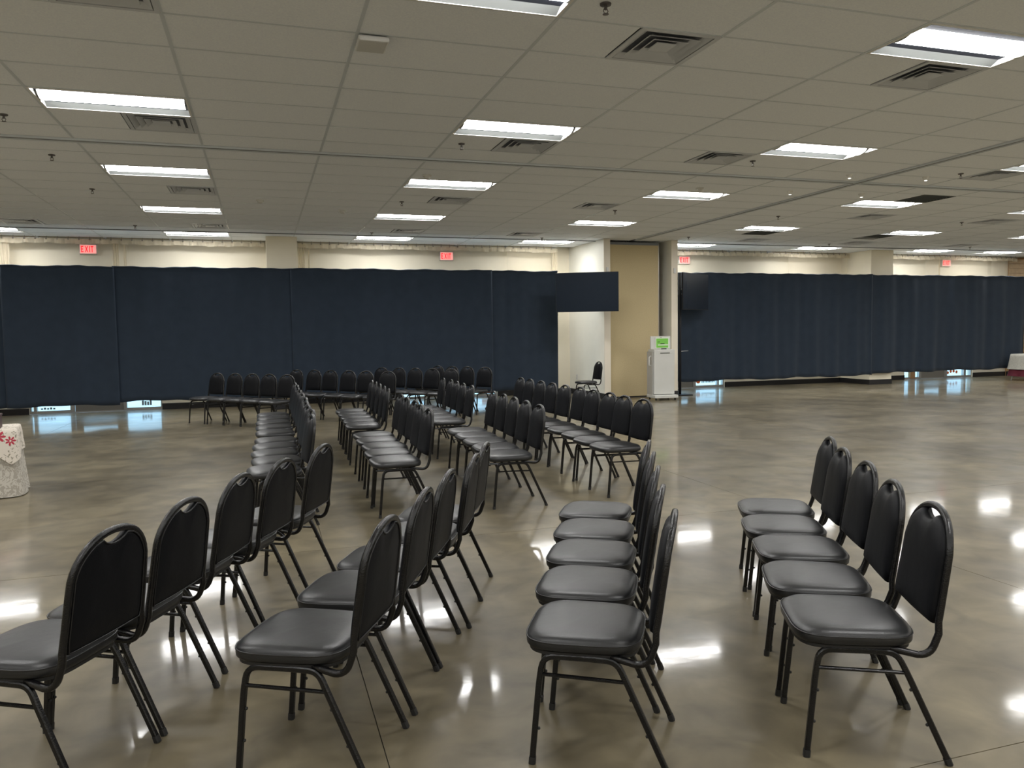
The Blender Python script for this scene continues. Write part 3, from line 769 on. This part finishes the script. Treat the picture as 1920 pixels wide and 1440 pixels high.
# ------------------------------------------------------------------ ballot kiosk
k = root('ballot_kiosk', (8.30, 15.22, 0), 'pale grey rolling ballot machine cabinet standing before the tan panel', 'machine', rz=-.10)
obj('cabinet_body', bx(-.235, .235, -.17, .17, .13, 1.10, bev=.008), 'kiosk_white', k)
obj('cabinet_side', bx(-.262, -.237, -.12, .17, .10, 1.05), 'kiosk_side', k)
b_ = obj('base_skirt', bx(-.27, .27, -.30, .18, .05, .115, bev=.008), 'kiosk_white', k)
for sx in (-.22, .22):
    for sy in (-.24, .12):
        bm = bmesh.new(); tube(bm, [(sx-.012, sy, .028), (sx+.012, sy, .028)], .027, n=14)
        obj('caster', bm, 'rubber_base', b_, smooth=False)
obj('sloped_face', ([(-.235, -.17, .13), (.235, -.17, .13), (.235, -.185, 1.08), (-.235, -.185, 1.08), (-.235, -.165, .13), (.235, -.165, .13), (.235, -.165, 1.08), (-.235, -.165, 1.08)],
    [(0, 1, 2, 3), (7, 6, 5, 4), (0, 4, 5, 1), (3, 2, 6, 7), (1, 5, 6, 2), (0, 3, 7, 4)]), 'kiosk_white', k)
obj('paper_slot', bx(-.10, .12, -.190, -.184, 1.015, 1.03), 'ink', k)
obj('control_strip', bx(-.05, .07, -.13, -.12, 1.10, 1.125), 'ink', k)
bm = bmesh.new(); tube(bm, fillet([(-.262, -.05, .74), (-.30, -.05, .76), (-.30, -.05, .93), (-.262, -.05, .96)], .03), .013, n=8); obj('side_handle', bm, 'white_plastic', k, smooth=True)
ld = obj('open_lid', bx(-.25, .21, -.02, .03, 1.105, 1.385, bev=.006), 'kiosk_white', k)
g = root('green_notice', (8.30, 15.22, 0), 'lime green notice sheet taped to the ballot machine lid', 'notice', rz=-.10)
obj('backing_sheet', bx(-.145, .18, -.030, -.024, 1.12, 1.36), 'paper', g)
obj('green_sheet', bx(-.125, .15, -.034, -.030, 1.135, 1.335), 'sign_green', g)
obj('pale_stripe', bx(-.09, .145, -.036, -.034, 1.185, 1.205), 'paper', g)
obj('inked_words', boxes([(-.10, -.04, -.036, -.034, 1.255, 1.267), (-.03, .065, -.036, -.034, 1.213, 1.232)]), 'ink', g)
bm = bmesh.new(); tube(bm, [(-.02+.02*math.cos(t), -.034, 1.345+.018*math.sin(t)) for t in [PI*q/8 for q in range(9)]], .003, n=5); obj('hanging_loop', bm, 'ink', g)

# ------------------------------------------------------------------ cloth-covered table at the left edge
TX0, TX1, TY0, TY1, TZ = -3.9, -2.30, 8.50, 9.0, .645
TPIV, TROT = (TX1, TY0), .17
def swing(o, base=None):
    """turn a thing about the front right table corner"""
    c, s_ = math.cos(TROT), math.sin(TROT); x, y = o.location.x, o.location.y
    o.location.x = TPIV[0]+c*(x-TPIV[0])-s_*(y-TPIV[1]); o.location.y = TPIV[1]+s_*(x-TPIV[0])+c*(y-TPIV[1]); o.rotation_euler.z += TROT
t = root('folding_table', ((TX0+TX1)/2, (TY0+TY1)/2, 0), 'folding table hidden under the pale damask cloth at the left edge', 'table')
cx, cy = (TX0+TX1)/2, (TY0+TY1)/2
obj('tabletop', bx(TX0-cx, TX1-cx, TY0-cy, TY1-cy, TZ-.03, TZ, bev=.005), 'kiosk_white', t)
for sx in (-1, 1):
    for sy in (-1, 1):
        bm = bmesh.new(); tube(bm, [(sx*.68, sy*.2, 0), (sx*.62, sy*.2, TZ-.03)], .013, n=8); obj('leg', bm, 'table_leg', t, smooth=True)
def rrect(x0, x1, y0, y1, r, n=10, dens=.02):
    pts = []
    for (cx_, cy_, a0) in ((x1-r, y1-r, 0), (x0+r, y1-r, 90), (x0+r, y0+r, 180), (x1-r, y0+r, 270)):
        for k_ in range(n+1):
            a = math.radians(a0+90*k_/n); pts.append((cx_+r*math.cos(a), cy_+r*math.sin(a)))
    out = []
    for i, p_ in enumerate(pts):
        q = pts[(i+1) % len(pts)]; d_ = math.dist(p_, q); m_ = max(1, int(d_/dens))
        for s_ in range(m_): out.append((p_[0]+(q[0]-p_[0])*s_/m_, p_[1]+(q[1]-p_[1])*s_/m_))
    return out
def cloth(nm, x0, x1, y0, y1, r, ztop, hem, flare, m, fold, label, cat, seed=0, rows_=12):
    P = rrect(x0, x1, y0, y1, r); n = len(P); cx_, cy_ = (x0+x1)/2, (y0+y1)/2; rnd = random.Random(seed); ph = rnd.uniform(0, 6)
    V = []; F = []; acc = 0
    per = [0]
    for i in range(1, n): per.append(per[-1]+math.dist(P[i], P[i-1]))
    for b in range(rows_+1):
        s = b/rows_
        for i, (x, y) in enumerate(P):
            dx, dy = x-cx_, y-cy_
            nx, ny = P[(i+1) % n][1]-P[i-1][1], -(P[(i+1) % n][0]-P[i-1][0]); l_ = math.hypot(nx, ny) or 1; nx /= l_; ny /= l_
            h_ = hem(x, y) if callable(hem) else hem
            out = flare*s**1.6 + fold*s*math.sin(per[i]*16+ph+1.3*math.sin(per[i]*4)) + .012*min(1, s*5)
            z = ztop-.004-(ztop-h_)*s
            V.append((x+nx*out, y+ny*out, z))
    for b in range(rows_):
        for i in range(n): F.append((b*n+i, b*n+(i+1) % n, (b+1)*n+(i+1) % n, (b+1)*n+i))
    top = len(V)
    for i, (x, y) in enumerate(P): V.append((cx_+(x-cx_)*.985, cy_+(y-cy_)*.97, ztop))
    for i in range(n): F.append((i, top+i, top+(i+1) % n, (i+1) % n))
    F.append(tuple(top+i for i in range(n-1, -1, -1)))
    o = obj(nm, (V, F), m, smooth=True); tag(o, label, cat); return o
swing(t)
swing(cloth('tablecloth', TX0-.01, TX1+.01, TY0-.01, TY1+.01, .07, TZ+.006, lambda x, y: .012, .04, 'damask', .014, 'pale damask floor-length tablecloth on the table at the left edge', 'tablecloth', 3))
def rhem(x, y):
    e = math.hypot(x-(TX1-.03), y-(TY0-.02))
    return .425 if e > .12 else .425-.10*(1-e/.12)
swing(cloth('table_runner', TX0-.02, TX1+.02, TY0-.02, TY1+.02, .06, TZ+.014, rhem, .012, 'runner_print', .010, 'cream overcloth printed with red flowers on the pale tablecloth', 'overcloth', 5, 8))
bo = root('wooden_box', (-2.60, 8.64, TZ+.016), 'dark red-brown wooden box on the flowered overcloth at the left edge', 'box')
obj('box_body', bx(-.19, .19, -.10, .10, 0, .11, bev=.004), 'wood_dark', bo); obj('box_lid', bx(-.195, .195, -.105, .105, .112, .135, bev=.004), 'wood_dark', bo)

# table at the far right edge
swing(bo)
t = root('folding_table', (20.35, 16.0, 0), 'small table with pale legs under a grey cloth at the far right edge', 'table')
obj('tabletop', bx(-.6, .6, -.3, .3, .69, .715), 'kiosk_white', t)
for sx in (-1, 1):
    for sy in (-1, 1):
        bm = bmesh.new(); tube(bm, [(sx*.66, sy*.24, 0), (sx*.40, sy*.24, .69)], .014, n=8); obj('leg', bm, 'table_leg', t, smooth=True)
gc = cloth('tablecloth', 19.72, 20.98, 15.67, 16.33, .05, .725, lambda x, y: .31, .05, 'grey_cloth', .012, 'grey tablecloth with a wreath emblem on the far right table', 'tablecloth', 8, 6)
bm = bmesh.new(); tube(bm, [(19.93+.13*math.cos(a), 15.61, .52+.13*math.sin(a)) for a in [2*PI*q/20 for q in range(20)]], .026, .008, n=6, closed=True); obj('wreath_emblem', bm, 'wreath_green', gc)
cloth('table_skirt', 19.70, 21.0, 15.66, 16.34, .05, .33, lambda x, y: .12, .05, 'maroon_cloth', .014, 'maroon skirt hanging below the grey cloth on the far right table', 'table skirt', 9, 4)

# ------------------------------------------------------------------ chairs
# local frame: x = sideways, y = backward (the sitter faces -y), z up; origin between the four feet
def back_xy(z):
    """backward offset of the back frame at height z"""
    P = [(.378, .117), (.425, .180), (.528, .197), (.658, .216), (.768, .232), (.868, .253), (.95, .27)]
    for (z0, b0), (z1, b1) in zip(P, P[1:]):
        if z <= z1: return b0+(b1-b0)*(z-z0)/(z1-z0)
    return P[-1][1]
def side_half(z):     # half width of the frame centre line
    zs, zt = .700, .856
    if z <= zs: return .186+.010*(zs-z)/.25
    q = min(1, (z-zs)/(zt-zs)); return .186*math.sqrt(max(0, 1-q**2.1))
def make_chair(detail):
    r = root('banquet_chair', (0, 0, 0), 'x', 'chair')
    n = 12 if detail else 8
    # legs: square tube, one bent piece per front and rear leg, meeting under the seat
    for s in (-1, 1):
        for fr in (0, 1):
            if fr == 0: pts = [(s*.200, -.235, .004), (s*.196, -.207, .300), (s*.190, -.193, .386), (s*.188, -.04, .386)]
            else: pts = [(s*.200, .235, .004), (s*.196, .092, .320), (s*.190, .060, .384), (s*.188, -.04, .386)]
            bm = bmesh.new(); tube(bm, fillet(pts, [.05, .06], 5), .0105, .0105, n=8, upv=(1, 0, 0), sq=.55)
            lg = obj('leg', bm, 'hammer_paint', r, smooth=False)
            f = pts[0]; g_ = Vector(pts[1])-Vector(f); g_.normalize()
            bm = bmesh.new(); a = Vector(f)
            tube(bm, [(f[0], f[1], 0), a+g_*.022], .0122, .0122, n=8, upv=(1, 0, 0), sq=.6); obj('glide', bm, 'glide', lg)
            if detail:
                for q in (.42, .86):
                    c = Vector(f).lerp(Vector(pts[1]), q if q < .8 else .80)
                    dy = 1 if fr == 0 else -1
                    bm = bmesh.new(); bmesh.ops.create_uvsphere(bm, u_segments=8, v_segments=6, radius=.0058)
                    bmesh.ops.translate(bm, verts=bm.verts, vec=(c.x, c.y+dy*.0135, c.z)); obj('bumper', bm, 'glide', lg, smooth=True)
        bm = bmesh.new(); tube(bm, [(s*.196, -.203, .322), (s*.196, .092, .316)], .0055, .009, n=8, upv=(1, 0, 0), sq=.7); obj('stretcher', bm, 'hammer_paint', r)
    # back frame: one bent tube from under the seat, up, over the dome and down
    half = []
    half += [(.200-.028, .02, .398), (.200-.012, .075, .390)]
    low = fillet([(.198, .075, .385), (.200, .165, .382), (.199, .192, .46)], [.055], 6)
    half += [tuple(v) for v in low[1:]]
    for z in (.50, .56, .62, .68): half.append((side_half(z), back_xy(z), z))
    na = 9
    for q in range(1, na+1):
        a = (PI/2)*q/na; z = .700+.156*math.sin(a)**1.0; half.append((.186*math.cos(a)**.93 if q < na else 0, back_xy(z), z))
    full = half + [(-x, y, z) for x, y, z in half[:-1][::-1]]
    bm = bmesh.new(); tube(bm, full, .0125, .0115, n=10, sq=.8); obj('back_frame', bm, 'hammer_paint', r, smooth=True)
    # cross bar under the back of the seat joining both sides
    bm = bmesh.new(); tube(bm, [(-.19, .055, .383), (.19, .055, .383)], .010, .008, n=6); obj('seat_support', bm, 'hammer_paint', r)
    # backrest pad: outline in (x, z), notch at the top for the hand slot
    zb = .487; out = []
    for q in range(7): x = -.178+.356*q/6; out.append((x, zb-.004*math.cos(PI*x/.36)))
    for z in (.53, .58, .63, .68): out.append((side_half(z)-.010, z))
    for q in range(1, 7):
        a = (PI/2)*q/9; out.append(((.186-.008)*math.cos(a)**.93, .700+(.156-.008)*math.sin(a)))
    for x, z in ((.062, .836), (.046, .823), (.024, .815), (0, .812)): out.append((x, z))
    right = [p_ for p_ in out[7:-1]]; out = out + [(-x, z) for x, z in right[::-1]]
    cz = .64; prof = [(1.0, 0.000), (1.0, -.010), (.975, -.019), (.90, -.026), (.72, -.031), (.40, -.034)]
    V = []; F = []; m_ = len(out)
    ringsdef = [(.40, .011), (.93, .010), (1.0, .007)] + prof[1:]
    for sc_, dy in ringsdef:
        for x, z in out:
            zz = cz+(z-cz)*sc_; V.append((x*sc_, back_xy(zz)+dy, zz))
    for b in range(len(ringsdef)-1):
        for i in range(m_): F.append((b*m_+i, b*m_+(i+1) % m_, (b+1)*m_+(i+1) % m_, (b+1)*m_+i))
    F.append(tuple(range(m_))[::-1]); F.append(tuple((len(ringsdef)-1)*m_+i for i in range(m_)))
    bk = obj('backrest', (V, F), 'vinyl_back', r, smooth=True)
    if detail:
        bm = bmesh.new(); tube(bm, [(x*.985, back_xy(cz+(z-cz)*.985)+.010, cz+(z-cz)*.985) for x, z in out], .0028, n=5, closed=True); obj('piping', bm, 'piping', bk, smooth=True)
    # seat cushion
    y0, y1, hw = -.270, .142, .206; P = []
    N_ = 48 if detail else 32
    for q in range(N_):
        a = 2*PI*q/N_; c, s_ = math.cos(a), math.sin(a)
        ex = .47
        X = math.copysign(abs(c)**ex, c)*hw; Y = math.copysign(abs(s_)**ex, s_)*(y1-y0)/2
        X *= 1-.05*(Y/((y1-y0)/2))*.6             # slightly narrower at the rear
        P.append((X, (y0+y1)/2+Y))
    cy_ = (y0+y1)/2
    prof = [(.20, .402), (.90, .402), (.965, .404), (.995, .412), (1.0, .424), (.992, .436), (.965, .446), (.915, .4535), (.84, .4585), (.70, .4625), (.45, .4655), (.2, .4665)]
    V = []; F = []; m_ = len(P)
    for sc_, z in prof:
        for x, y in P:
            z_ = z - (.008 if z > .44 else 0)*max(0, (-(y-cy_)/.206)-.55)*1.4*sc_
            V.append((x*sc_, cy_+(y-cy_)*sc_, z_))
    for b in range(len(prof)-1):
        for i in range(m_): F.append((b*m_+i, b*m_+(i+1) % m_, (b+1)*m_+(i+1) % m_, (b+1)*m_+i))
    F.append(tuple(range(m_))[::-1]); F.append(tuple((len(prof)-1)*m_+i for i in range(m_)))
    st = obj('seat', (V, F), 'vinyl', r, smooth=True)
    if detail:
        bm = bmesh.new(); tube(bm, [(x*.998, cy_+(y-cy_)*.998, .436) for x, y in P], .0028, n=5, closed=True); obj('piping', bm, 'piping', st, smooth=True)
        V = [(x*.95, cy_+(y-cy_)*.95, z) for z in (.391, .403) for x, y in P]
        F = [(i, (i+1) % m_, m_+(i+1) % m_, m_+i) for i in range(m_)]+[tuple(range(m_))[::-1], tuple(m_+i for i in range(m_))]
        obj('seat_board', (V, F), 'glide', r)
    return r
ROWS = {"F4": [[2.071, 2.284, -0.454], [2.27, 2.687, -0.511], [2.508, 3.091, -0.469], [2.707, 3.484, -0.473], [2.936, 3.859, -0.478]],
 "F3": [[1.151, 2.535, -0.536], [1.334, 2.956, -0.54], [1.535, 3.369, -0.538], [1.715, 3.752, -0.546], [1.91, 4.17, -0.543]],
 "F2": [[0.173, 2.805, -0.482], [0.399, 3.252, -0.433], [0.586, 3.628, -0.452], [0.825, 4.046, -0.419], [0.998, 4.452, -0.439]],
 "F1": [[-0.722, 3.01, -0.483], [-0.534, 3.4, -0.432], [-0.348, 3.898, -0.396], [-0.142, 4.302, -0.452], [0.094, 4.774, -0.446]],
 "G4": [[3.161, 6.569, 0.031], [3.172, 7.004, 0.016], [3.215, 7.437, 0.013], [3.226, 7.889, 0.016], [3.252, 8.33, 0.015], [3.247, 8.786, 0.018], [3.249, 9.238, 0.021], [3.259, 9.684, 0.021], [3.26, 10.134, 0.023], [3.273, 10.579, 0.024]],
 "G3n": [[2.079, 6.515, -0.044], [2.101, 6.925, -0.044], [2.125, 7.349, -0.044], [2.148, 7.772, -0.044], [2.166, 8.205, -0.042]],
 "G3f": [[2.198, 9.297, -0.046], [2.207, 9.748, -0.036], [2.234, 10.206, -0.035], [2.259, 10.657, -0.036], [2.252, 11.123, -0.034]],
 "G2n": [[1.096, 6.533, 0.039], [1.107, 6.983, 0.012], [1.141, 7.417, 0.059], [1.136, 7.825, 0.022], [1.154, 8.272, 0.064]],
 "G2f": [[1.162, 9.255, -0.061], [1.183, 9.715, -0.045], [1.194, 10.175, -0.045], [1.205, 10.633, -0.045], [1.213, 11.095, -0.034]],
 "G1n": [[0.118, 6.457, 0.11], [0.145, 6.93, 0.11], [0.139, 7.353, 0.11], [0.144, 7.819, 0.11], [0.16, 8.288, 0.11]],
 "G1f": [[0.162, 8.964, 0.08], [0.159, 9.498, 0.08], [0.156, 10.009, 0.08], [0.168, 10.519, 0.08], [0.163, 11.037, 0.08]],
 "H1": [[-0.97, 14.723, 0.737], [-0.655, 14.385, 0.742], [-0.368, 14.054, 0.735], [-0.088, 13.705, 0.734], [0.192, 13.364, 0.737]],
 "H2": [[0.416, 15.263, 0.697], [0.728, 14.912, 0.693], [0.998, 14.566, 0.697], [1.292, 14.217, 0.697], [1.562, 13.874, 0.702], [1.899, 13.517, 0.692]],
 "H3": [[2.025, 15.209, 0.631], [2.299, 14.838, 0.629], [2.555, 14.472, 0.632], [2.804, 14.104, 0.634], [3.075, 13.73, 0.632]],
 "H4": [[3.16, 15.297, 0.55], [3.355, 14.917, 0.558], [3.572, 14.525, 0.56], [3.817, 14.129, 0.556]]}
for lst in ROWS.values():
    for _ in range(12):
        for a, b in zip(lst, lst[1:]):
            th_ = (a[2]+b[2])/2; lx, ly = -math.sin(th_), math.cos(th_); gap = (b[0]-a[0])*lx+(b[1]-a[1])*ly; sg = 1 if gap > 0 else -1
            if abs(gap) < .436:
                k_ = (.436-abs(gap))/2*sg; a[0] -= lx*k_; a[1] -= ly*k_; b[0] += lx*k_; b[1] += ly*k_
desc = {'F4': ('the rightmost foreground row', 'first foreground rows'), 'F3': ('the side-on foreground row right of centre', ''), 'F2': ('the foreground row left of centre', ''),
        'F1': ('the leftmost foreground row', ''), 'G4': ('the long right row, middle block', ''), 'G3n': ('the near half, second row from right, middle block', ''),
        'G3f': ('the far half, second row from right, middle block', ''), 'G2n': ('the near half, third row from right, middle block', ''), 'G2f': ('the far half, third row from right, middle block', ''),
        'G1n': ('the near half of the leftmost row, middle block', ''), 'G1f': ('the far half of the leftmost row, middle block', ''),
        'H1': ('the far facing row furthest left by the drapes', ''), 'H2': ('the second far facing row from the left', ''), 'H3': ('the third far facing row from the left', ''), 'H4': ('the far facing row furthest right', '')}
grp = {'F4': 'chairs in the rightmost foreground row', 'F3': 'chairs in the side-on foreground row', 'F2': 'chairs in the foreground row left of centre', 'F1': 'chairs in the leftmost foreground row',
       'G': 'chairs in the middle block', 'H': 'chairs in the far facing rows'}
A = make_chair(True); B = make_chair(False); index_children(A)
usedA = usedB = False
def put(x, y, th, label, group, det):
    global usedA, usedB
    if det: o = A if not usedA else copy_tree(A); usedA = True
    else: o = B if not usedB else copy_tree(B); usedB = True
    o.location = (x, y, 0); o.rotation_euler = (0, 0, th-PI/2)   # local +y becomes the backward direction
    o['label'] = label; o['group'] = group
    return o
num5 = ['nearest', 'second nearest', 'middle', 'second farthest', 'farthest']
for key, lst in ROWS.items():
    for q, (x, y, th) in enumerate(lst):
        where = desc[key][0]; det = key[0] == 'F'
        if key[0] == 'H':
            nm_ = 'leftmost' if q == 0 else 'rightmost' if q == len(lst)-1 else ordinal(q)+' from the left'
            lab = 'black chair, %s in %s' % (nm_, where)
        elif len(lst) == 5: lab = 'black banquet chair, %s in %s' % (num5[q], where)
        else: lab = 'black vinyl banquet chair, %s in %s' % ('nearest' if q == 0 else 'farthest' if q == len(lst)-1 else ordinal(q)+' nearest', where)
        put(x, y, th, lab, grp.get(key, grp.get(key[0])), det)
c = put(6.62, 15.32, math.radians(2), 'lone black banquet chair against the pale pocket wall under the television', 'x', False)
del c['group']
